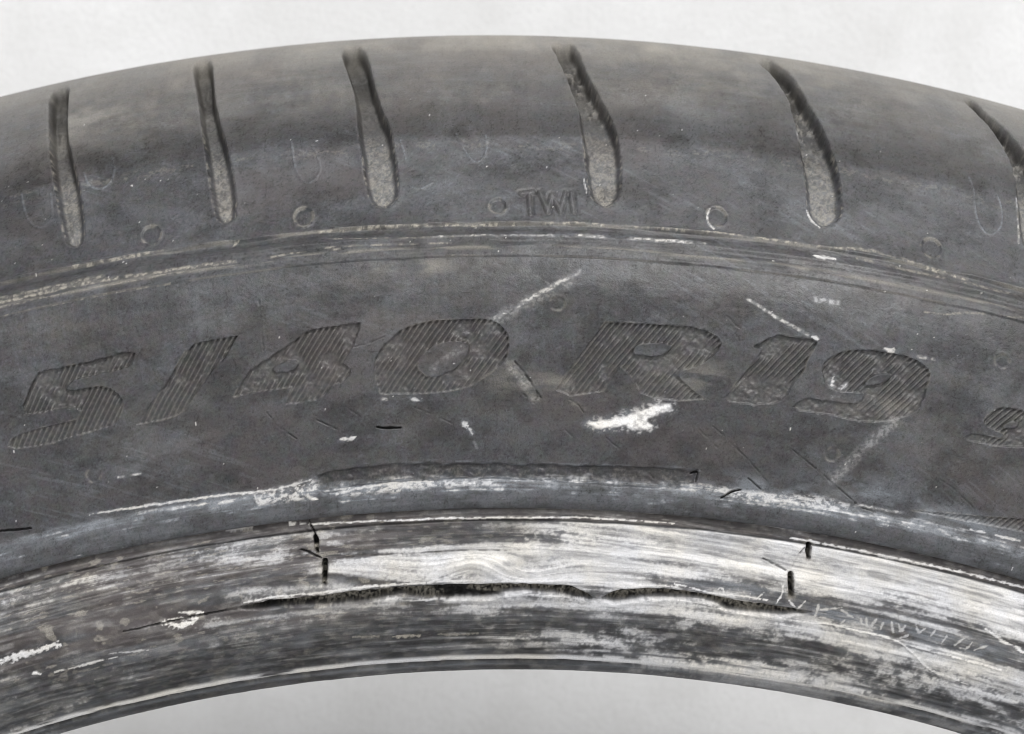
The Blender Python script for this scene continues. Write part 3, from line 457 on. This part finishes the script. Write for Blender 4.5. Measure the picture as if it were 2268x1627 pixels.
# ---- drawn scuffs, dirt lines, rub marks and painted lit edges of grooves
def scuffs_and_tears():
    global D, M, LAB
    for i, (pl, wd, k, typ) in enumerate(SEG):
        p = smooth_line(pl, 2)
        w = window(p, wd + 6)
        X, Y = A[w], B[w]
        wx = X + 3 * (fbm(X, Y, 22, 22, 2, 400 + i) - 0.5); wy = Y + 3 * (fbm(X, Y, 26, 26, 2, 430 + i) - 0.5)
        dm, tp = seg_dist(wx, wy, p)
        taper = 0.55 + 0.45 * np.sin(np.clip(tp, 0, 1) * math.pi)
        rag = fbm(X, Y, 9, 5, 3, 460 + i)
        v = k * sstep(wd * 0.62 * taper, wd * 0.18 * taper, dm + wd * 1.1 * (rag - 0.5))
        if k < 0.78 and p[:, 1].mean() < 1060:
            v = k * (1 - sstep(wd * 0.10, wd * 0.75, dm)) * (0.30 + 0.9 * sstep(0.42, 0.62, fbm(X, Y, 6, 5, 2, 480 + i))) * sstep(0.22, 0.5, fbm(X, Y, 30, 30, 2, 490 + i))
        if typ == 'c' and p[:, 1].mean() < 1140:
            v = 0.74 * v * (0.62 + 0.5 * G2[w])
            put('haze', w, 0.55 * k * np.exp(-(dm / (wd * 1.0)) ** 2) * sstep(0.35, 0.6, rag))
        put('chalk' if typ == 'c' else 'dust', w, v)
        if typ == 'c' and p[:, 1].mean() > 1290:
            D[w] += 0.12 * v                                       # frayed white edges stand up a little
    for i, (pl, k) in enumerate(BLOB):
        w = window(pl, 24)
        X, Y = A[w], B[w]
        s = sdf(X, Y, np.array(pl, float)) + 11 * (fbm(X, Y, 16, 9, 3, 500 + i) - 0.5)
        if k < 0.9:
            put('chalk', w, k * (1 - sstep(-6, 5, s)) * sstep(0.42, 0.62, fbm(X, Y, 11, 6, 4, 511 + i, 0.7)))
            put('haze', w, 0.7 * (1 - sstep(-8, 12, s)) * sstep(0.3, 0.6, fbm(X, Y, 22, 8, 3, 515 + i)))
            continue
        put('chalk', w, k * (1 - sstep(-5, 4, s)) * (0.55 + 0.45 * sstep(0.25, 0.5, fbm(X, Y, 8, 5, 3, 505))))
        put('chalk', w, 0.45 * (1 - sstep(0, 16, s)) * sstep(0.55, 0.7, fbm(X, Y, 6, 5, 2, 506)))
        put('haze', w, 0.5 * (1 - sstep(-2, 24, s)) * (0.4 + G1[w]))
        D[w] += 0.08 * (1 - sstep(-4, 3, s)) * fbm(X, Y, 6, 5, 2, 507)
    for i, (ca, cb, rx, ry, k, typ) in enumerate(SOFT):
        w = window([(ca - rx * 1.6, cb - ry * 1.6), (ca + rx * 1.6, cb + ry * 1.6)], 5)
        X, Y = A[w], B[w]
        v = np.exp(-((X - ca) / rx) ** 2 - ((Y - cb) / ry) ** 2) * k * 1.7 * sstep(0.3, 0.7, fbm(X, Y, 60, 24, 4, 520 + i))
        M['dust' if typ == 'd' else 'haze'][w] += v
    for i, (pl, wd, dp) in enumerate(CUTS):
        p = smooth_line(pl, 2)
        w = window(p, wd + 6)
        X, Y = A[w], B[w]
        dm, tp = seg_dist(X + 4 * (fbm(X, Y, 18, 18, 2, 540 + i) - 0.5), Y + 3 * (fbm(X, Y, 18, 18, 2, 560 + i) - 0.5), p)
        half = wd * 0.42 * (0.25 + 0.75 * np.sin(np.clip(tp, 0, 1) * math.pi)) + 0.5
        v = 1 - sstep(half * 0.3, half + 1.2, dm)
        if dp < 0.45:
            v = v * (0.12 + 0.6 * sstep(0.42, 0.64, fbm(X, Y, 20, 20, 3, 570 + i)))
        D[w] -= dp * v
        D[w] += 0.15 * dp * (1 - sstep(half, half + 6, dm)) * (1 - v)
        deep = min(1.0, dp * 1.6)
        put('raw_and_shade', w, deep * v)
        for k in ('chalk', 'haze', 'dust'):
            M[k][w] *= 1 - deep * v

    # ---- radial cuts and the long tears in the bead
    for i, (pl, wd) in enumerate(SLOTS):
        p = np.array(pl, float)
        w = window(p, wd + 8)
        X, Y = A[w], B[w]
        dm, tp = seg_dist(X + 3 * (fbm(X, Y, 14, 14, 2, 580 + i) - 0.5), Y, p)
        half = wd * 0.62 * (0.66 + 0.34 * np.sin(np.clip(0.15 + tp, 0, 1) * math.pi))
        v = 1 - sstep(half - 2.5, half + 0.8, dm)
        D[w] -= 1.6 * v
        put('raw_and_shade', w, v)
        for k in ('chalk', 'haze', 'dust', 'brown'):
            M[k][w] *= 1 - v
        bars = sstep(0.60, 0.68, fbm(X * 0 + 3.3 * i, Y, 9, 11, 2, 590 + i)) * v * (0 if i == 2 else 1)
        D[w] += 1.0 * bars
        put('dust', w, 0.75 * bars)
        put('brown', w, 0.8 * (1 - sstep(half + 1, half + 10, dm)) * sstep(0.35, 0.6, fbm(X, Y, 12, 9, 2, 597 + i)))
        M['chalk'][w] *= 1 - 0.45 * (1 - sstep(half, half + 6, dm))
        put('dust', w, 0.35 * (1 - sstep(half + 1, half + 16, dm)) * sstep(0.42, 0.6, fbm(X, Y, 16, 9, 2, 595 + i)))
        LAB[w] = np.where(dm < half + 1.5, new_part('radial_cut', 'bead'), LAB[w])
    for i, t in enumerate(TEARS):
        w = window(t, 30)
        X, Y = A[w], B[w]
        s = sdf(X, Y, np.array(t, float)) - 1.6 + 3.0 * (fbm(X, Y, 16, 8, 3, 600 + i) - 0.5)
        v = 1 - sstep(-7, 0.5, s)
        rough = fbm(X, Y, 11, 8, 3, 610 + i)
        D[w] += -v * (1.5 + 1.7 * (rough - 0.5)) + 0.17 * np.exp(-np.abs(s) / 6) * (s > 0)
        blur(w, 2)
        for k in ('chalk', 'haze', 'brown', 'dust'):
            M[k][w] *= 1 - v
        put('raw_and_shade', w, v)
        put('dust', w, v * 0.62 * sstep(0.30, 0.66, 0.6 * vnoise(X / 4.2, Y / 3.6, 620 + i) + 0.4 * fbm(X, Y, 14, 9, 3, 621 + i)) * sstep(0.25, 0.5, fbm(X, Y, 80, 12, 2, 625)))
        LAB[w] = np.where(s < 1.0, new_part('tear', 'bead', 'long open tear with crumbly dark rubber inside'), LAB[w])

GRIDS = []
pb, pr, pd = PROFILE[:, 0], PROFILE[:, 1], PROFILE[:, 2]

def smooth1(v):
    return np.convolve(np.pad(v, 2, mode='edge'), np.ones(5) / 5, 'valid')

def close_grid():
    """from (a, b, relief) to points in space"""
    LABb = np.select([B < 486, B < 568, B < 1058, B < 1130], [0, 1, 2, 3], 4)
    lab = np.where(LAB >= 10, LAB, LABb)
    d = D * sstep(B_LO, B_LO + 6, B) * sstep(B_HI, B_HI - 4, B)
    r1 = np.interp(b1, pb, pr); d1 = np.interp(b1, pb, pd)
    tr = smooth1(np.gradient(r1)); td = smooth1(np.gradient(d1))
    ln = np.hypot(tr, td)
    n_r, n_d = -td / ln, tr / ln               # outward normal in (radius, depth)
    if n_d[NR // 2] > 0:
        n_r, n_d = -n_r, -n_d
    RR = r1[:, None] + n_r[:, None] * d
    DD = d1[:, None] + n_d[:, None] * d
    TH = (A - 1134) / 4400
    v = np.stack([(RR * np.sin(TH) * MM).ravel(), (RR * np.cos(TH) * MM).ravel(), (TOP - DD * MM).ravel()], 1).astype(np.float32)
    idx = np.arange(NR * NC).reshape(NR, NC)
    qd = np.stack([idx[:-1, :-1], idx[:-1, 1:], idx[1:, 1:], idx[1:, :-1]], -1).reshape(-1, 4)
    q = qd[(NR // 2) * (NC - 1) + NC // 2]
    if np.cross(v[q[1]] - v[q[0]], v[q[3]] - v[q[0]])[2] < 0:
        qd = qd[:, ::-1]
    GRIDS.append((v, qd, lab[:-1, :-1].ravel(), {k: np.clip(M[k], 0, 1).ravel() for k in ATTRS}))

ATTRS = ('chalk', 'dust', 'brown', 'haze', 'raw_and_shade')
MAIN = np.linspace(TH0, TH1, 1300)
RIGHT = np.concatenate([np.linspace(TH1, 0.80, 190)[:-1], np.linspace(0.80, math.pi, 75)])
LEFT = -RIGHT[::-1] + (TH0 + TH1)
LEFT[0] = -math.pi
open_grid(MAIN)
base_wear(); grooves(); sidewall_marks(); protector_bloom(); bead_wear(); scuffs_and_tears()
close_grid()
for th in (RIGHT, LEFT):
    open_grid(th)
    base_wear(); grooves(); protector_bloom(); bead_wear()
    close_grid()

# ------------------------------------------------------------------ materials
def new_mat(name):
    m = bpy.data.materials.new(name)
    m.use_nodes = True
    n = m.node_tree
    return m, n, n.nodes['Principled BSDF']

def rubber_material():
    m, n, p = new_mat('worn_rubber')
    N, L = n.nodes.new, n.links.new
    tc = N('ShaderNodeTexCoord')
    def noise(scale, det, rough=0.6):
        t = N('ShaderNodeTexNoise'); t.inputs['Scale'].default_value = scale
        t.inputs['Detail'].default_value = det; t.inputs['Roughness'].default_value = rough
        L(tc.outputs['Object'], t.inputs['Vector']); return t
    def attr(name):
        a = N('ShaderNodeAttribute'); a.attribute_name = name; return a.outputs['Fac']
    def math_(op, x, y):
        q = N('ShaderNodeMath'); q.operation = op; q.use_clamp = True
        for s, v in ((0, x), (1, y)):
            if isinstance(v, (int, float)): q.inputs[s].default_value = v
            else: L(v, q.inputs[s])
        return q.outputs[0]
    def ramp(v, lo, hi, a, b):
        q = N('ShaderNodeMapRange'); L(v, q.inputs[0])
        for i, x in enumerate((lo, hi, a, b)): q.inputs[i + 1].default_value = x
        return q.outputs[0]
    def mix(f, c0, c1):
        q = N('ShaderNodeMix'); q.data_type = 'RGBA'
        L(f, q.inputs['Factor'])
        for s, v in ((6, c0), (7, c1)):
            if isinstance(v, tuple): q.inputs[s].default_value = v + (1,)
            else: L(v, q.inputs[s])
        return q.outputs[2]
    grain = noise(5200, 3).outputs['Fac']
    grain2 = noise(2300, 3).outputs['Fac']
    mott = noise(90, 5).outputs['Fac']
    c = mix(ramp(grain2, 0.3, 0.7, 0, 1), (0.019, 0.019, 0.0215), (0.045, 0.0445, 0.048))
    c = mix(ramp(mott, 0.35, 0.7, 0, 0.5), c, (0.050, 0.048, 0.047))
    ct = noise(620, 2); ms = N('ShaderNodeMix'); ms.data_type = 'RGBA'; ms.blend_type = 'OVERLAY'; ms.inputs['Factor'].default_value = 0.22
    L(c, ms.inputs[6]); L(ct.outputs['Color'], ms.inputs[7]); c = ms.outputs[2]
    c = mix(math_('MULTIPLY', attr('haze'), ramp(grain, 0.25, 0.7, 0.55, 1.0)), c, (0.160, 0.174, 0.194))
    c = mix(math_('MULTIPLY', attr('brown'), 0.62), c, (0.062, 0.049, 0.046))
    c = mix(attr('raw_and_shade'), c, (0.014, 0.0135, 0.013))  # bare dark rubber, plus shade painted in groove tops and letter recesses
    c = mix(math_('MULTIPLY', attr('dust'), ramp(grain, 0.3, 0.65, 0.5, 1.1)), c, (0.36, 0.335, 0.285))
    white = mix(ramp(mott, 0.4, 0.62, 0, 1), (0.72, 0.72, 0.735), (0.74, 0.71, 0.655))
    c = mix(math_('MULTIPLY', attr('chalk'), ramp(grain, 0.25, 0.6, 0.74, 1.05)), c, white)
    L(c, p.inputs['Base Color'])
    rough = math_('ADD', math_('ADD', ramp(grain2, 0.3, 0.7, 0.33, 0.45), ramp(mott, 0.3, 0.7, 0.0, 0.16)), math_('MULTIPLY', attr('chalk'), 0.25))
    rough = math_('ADD', rough, math_('MULTIPLY', attr('dust'), 0.3))
    L(rough, p.inputs['Roughness'])
    L(ramp(attr('raw_and_shade'), 0, 1, 0.42, 0.10), p.inputs['Specular IOR Level'])
    b = N('ShaderNodeBump'); b.inputs['Strength'].default_value = 0.55; b.inputs['Distance'].default_value = 0.00012
    h = math_('ADD', math_('MULTIPLY', grain, 0.5), math_('MULTIPLY', grain2, 0.6))
    L(h, b.inputs['Height']); L(b.outputs[0], p.inputs['Normal'])
    return m

def floor_material():
    m, n, p = new_mat('pale_concrete')
    N, L = n.nodes.new, n.links.new
    tc = N('ShaderNodeTexCoord')
    def noise(scale, det, rough=0.55, off=0):
        mp = N('ShaderNodeMapping'); mp.inputs['Location'].default_value = (off, off * 1.7, off)
        L(tc.outputs['Object'], mp.inputs[0])
        t = N('ShaderNodeTexNoise'); t.inputs['Scale'].default_value = scale
        t.inputs['Detail'].default_value = det; t.inputs['Roughness'].default_value = rough
        L(mp.outputs[0], t.inputs['Vector']); return t.outputs['Fac']
    def ramp(v, lo, hi, a, b):
        q = N('ShaderNodeMapRange'); L(v, q.inputs[0])
        for i, x in enumerate((lo, hi, a, b)): q.inputs[i + 1].default_value = x
        return q.outputs[0]
    def mix(f, c0, c1):
        q = N('ShaderNodeMix'); q.data_type = 'RGBA'; L(f, q.inputs['Factor'])
        for s, v in ((6, c0), (7, c1)):
            if isinstance(v, tuple): q.inputs[s].default_value = v + (1,)
            else: L(v, q.inputs[s])
        return q.outputs[2]
    big = noise(16, 3, 0.5, 2.0)
    mid = noise(48, 4, 0.6, 5.0)
    fine = noise(700, 4, 0.7)
    c = mix(ramp(big, 0.38, 0.62, 0, 1), (0.675, 0.676, 0.676), (0.745, 0.748, 0.752))
    c = mix(ramp(mid, 0.48, 0.70, 0, 0.28), c, (0.55, 0.548, 0.54))
    c = mix(ramp(fine, 0.35, 0.7, 0, 0.35), c, (0.58, 0.578, 0.572))
    L(c, p.inputs['Base Color'])
    p.inputs['Roughness'].default_value = 0.75
    b = N('ShaderNodeBump'); b.inputs['Strength'].default_value = 0.3; b.inputs['Distance'].default_value = 0.001
    L(fine, b.inputs['Height']); L(b.outputs[0], p.inputs['Normal'])
    return m

RUBBER = rubber_material()
FLOOR = floor_material()

# ------------------------------------------------------------------ ground and wall
WALL_Y = TOP + 0.082
def sheet(name, pts):
    me = bpy.data.meshes.new(name)
    n = len(pts) // 4
    me.from_pydata(pts, [], [tuple(range(4 * i, 4 * i + 4)) for i in range(n)])
    me.materials.append(FLOOR)
    o = bpy.data.objects.new(name, me)
    C.objects.link(o)
    o['kind'] = 'structure'
    return o
sheet('ground', [(-60, -60, 0), (60, -60, 0), (60, 60, 0), (-60, 60, 0)])
x0, x1, y0, y1, z0, z1 = -2.6, 2.6, WALL_Y, WALL_Y + 0.2, -0.05, 1.6
sheet('wall', [(x0, y0, z0), (x1, y0, z0), (x1, y0, z1), (x0, y0, z1),
               (x1, y1, z0), (x0, y1, z0), (x0, y1, z1), (x1, y1, z1),
               (x0, y0, z1), (x1, y0, z1), (x1, y1, z1), (x0, y1, z1),
               (x0, y1, z0), (x0, y0, z0), (x0, y0, z1), (x0, y1, z1),
               (x1, y0, z0), (x1, y1, z0), (x1, y1, z1), (x1, y0, z1)])

# ------------------------------------------------------------------ tyre
BASE = (0.0, TOP / 2, 0.0)
tyre = bpy.data.objects.new('tyre', None)
tyre.location = BASE
C.objects.link(tyre)
tyre['label'] = 'worn black car tyre standing before a pale concrete wall, its white-scuffed bead torn open'
tyre['category'] = 'tyre'

def ring_geo(rows, th):
    """quads of a surface of revolution: rows (radius mm, depth mm), th angles"""
    rr = np.array(rows, float)
    v = np.stack([np.outer(rr[:, 0], np.sin(th)) * MM, np.outer(rr[:, 0], np.cos(th)) * MM,
                  np.repeat((TOP - rr[:, 1] * MM)[:, None], len(th), 1)], -1).reshape(-1, 3)
    ii = np.arange(len(rr) * len(th)).reshape(len(rr), len(th))
    f = np.stack([ii[:-1, :-1], ii[1:, :-1], ii[1:, 1:], ii[:-1, 1:]], -1).reshape(-1, 4)
    return v, f

def make_part(name, parent, verts, quads, attrs=None, label=None):
    me = bpy.data.meshes.new(name)
    nv, nf = len(verts), len(quads)
    me.vertices.add(nv); me.loops.add(nf * 4); me.polygons.add(nf)
    verts = np.stack([verts[:, 0], TOP - verts[:, 2] - BASE[1], verts[:, 1] + AXLE], 1)
    me.vertices.foreach_set('co', np.ascontiguousarray(verts, np.float32).ravel())
    me.loops.foreach_set('vertex_index', np.ascontiguousarray(quads, np.int32).ravel())
    me.polygons.foreach_set('loop_start', np.arange(0, nf * 4, 4, dtype=np.int32))
    me.polygons.foreach_set('use_smooth', np.ones(nf, bool))
    me.update(calc_edges=True)
    for k in ATTRS:
        at = me.attributes.new(k, 'FLOAT', 'POINT')
        if attrs is not None:
            at.data.foreach_set('value', np.ascontiguousarray(attrs[k], np.float32))
    me.materials.append(RUBBER)
    o = bpy.data.objects.new(name, me)
    C.objects.link(o)
    o.parent = parent
    if label:
        o['label'] = label
    return o

def cut(lab):
    geos = []
    for v, qd, fl, at in GRIDS:
        sel = fl == lab
        if sel.any():
            f = qd[sel]
            used, inv = np.unique(f, return_inverse=True)
            geos.append((v[used], inv.reshape(-1, 4), {k: at[k][used] for k in ATTRS}))
    return geos

def merge(geos):
    vs, fs, at, off = [], [], {k: [] for k in ATTRS}, 0
    for v, f, a in geos:
        vs.append(v); fs.append(f + off); off += len(v)
        for k in ATTRS:
            at[k].append(a[k])
    return np.vstack(vs), np.vstack(fs), {k: np.concatenate(at[k]) for k in ATTRS}

def dirt_for(rows_b, th):
    """the same dirt as on the fine grids, for plain surfaces laid over (rows_b, th)"""
    global A, B, D, M, a1, b1
    a1 = 1134 + 4400 * th; b1 = np.asarray(rows_b, float)
    A, B = np.meshgrid(a1, b1)
    D = np.zeros_like(A)
    M = {k: np.zeros_like(A, dtype=np.float32) for k in ATTRS}
    base_wear()
    return {k: np.clip(M[k], 0, 1).ravel() for k in ATTRS}

def clean(v):
    return {k: np.zeros(len(v)) for k in ATTRS}

def orient(v, f, ref):
    """flip the quads so that they face away from the point ref (radius, depth) inside the rubber"""
    c = v[f].mean(1); n = np.cross(v[f[:, 1]] - v[f[:, 0]], v[f[:, 2]] - v[f[:, 0]])
    rad = np.hypot(c[:, 0], c[:, 1])
    er = c[:, :2] / rad[:, None]
    dirr = np.concatenate([er * (rad - ref[0] * MM)[:, None], (c[:, 2] - (TOP - ref[1] * MM))[:, None]], 1)
    return f if (n * dirr).sum() > 0 else f[:, ::-1]

def prof_rows(b_lo, b_hi, n):
    bb = np.linspace(b_lo, b_hi, n)
    return np.stack([np.interp(bb, pb, pr), np.interp(bb, pb, pd)], 1)

def mirrored(rows):
    r = rows.copy(); r[:, 1] = 245 - r[:, 1]
    return r

FULL = np.concatenate([LEFT[:-1], MAIN[::3], RIGHT[1:]])
parts = {}
for code, nm in enumerate(('tread', 'shoulder_rib', 'sidewall', 'rim_protector', 'bead')):
    geos = cut(code)
    if nm == 'tread':
        bb = np.linspace(float(pb[0]), B_LO, 40)
        crown = np.stack([np.interp(bb, pb, pr), np.interp(bb, pb, pd)], 1)
        for rows in (crown, mirrored(crown)):
            v, f = ring_geo(rows, FULL)
            geos.append((v, orient(v, f, (300, 122)), dirt_for(bb, FULL)))
        bb = np.linspace(B_LO, 486, 26)
        v, f = ring_geo(mirrored(prof_rows(B_LO, 486, 26)), FULL)
        geos.append((v, orient(v, f, (300, 122)), dirt_for(bb, FULL)))
    parts[nm] = make_part(nm, tyre, *merge(geos))
# the half towards the wall, and the inside
COARSE = np.linspace(-math.pi, math.pi, 361)
v, f = ring_geo(mirrored(prof_rows(486, B_HI, 60)), COARSE)
make_part('sidewall', tyre, v, orient(v, f, (300, 122)), dirt_for(np.linspace(486, B_HI, 60), COARSE), 'far sidewall towards the wall')
rh, dh = float(np.interp(B_HI, pb, pr)), float(np.interp(B_HI, pb, pd))
half = [(rh, dh), (239.6, 19), (240.4, 25), (242.5, 28), (247, 28), (256, 24), (268, 15.5), (282, 10), (296, 11), (308, 17), (318, 27), (326, 42), (330, 60), (332, 90), (332.5, 122.5)]
inner = np.array(half + [(r, 245 - dd) for r, dd in half[-2::-1]])
v, f = ring_geo(inner, COARSE)
make_part('inner_liner', tyre, v, orient(v, f, (250, 122))[:, ::1], clean(v))
for i, (nm, parent, label) in enumerate(PARTS):
    geos = cut(10 + i)
    if geos:
        make_part(nm, parts[parent], *merge(geos), label=label)

print('script verts', sum(len(o.data.vertices) for o in C.objects if o.type == 'MESH'))
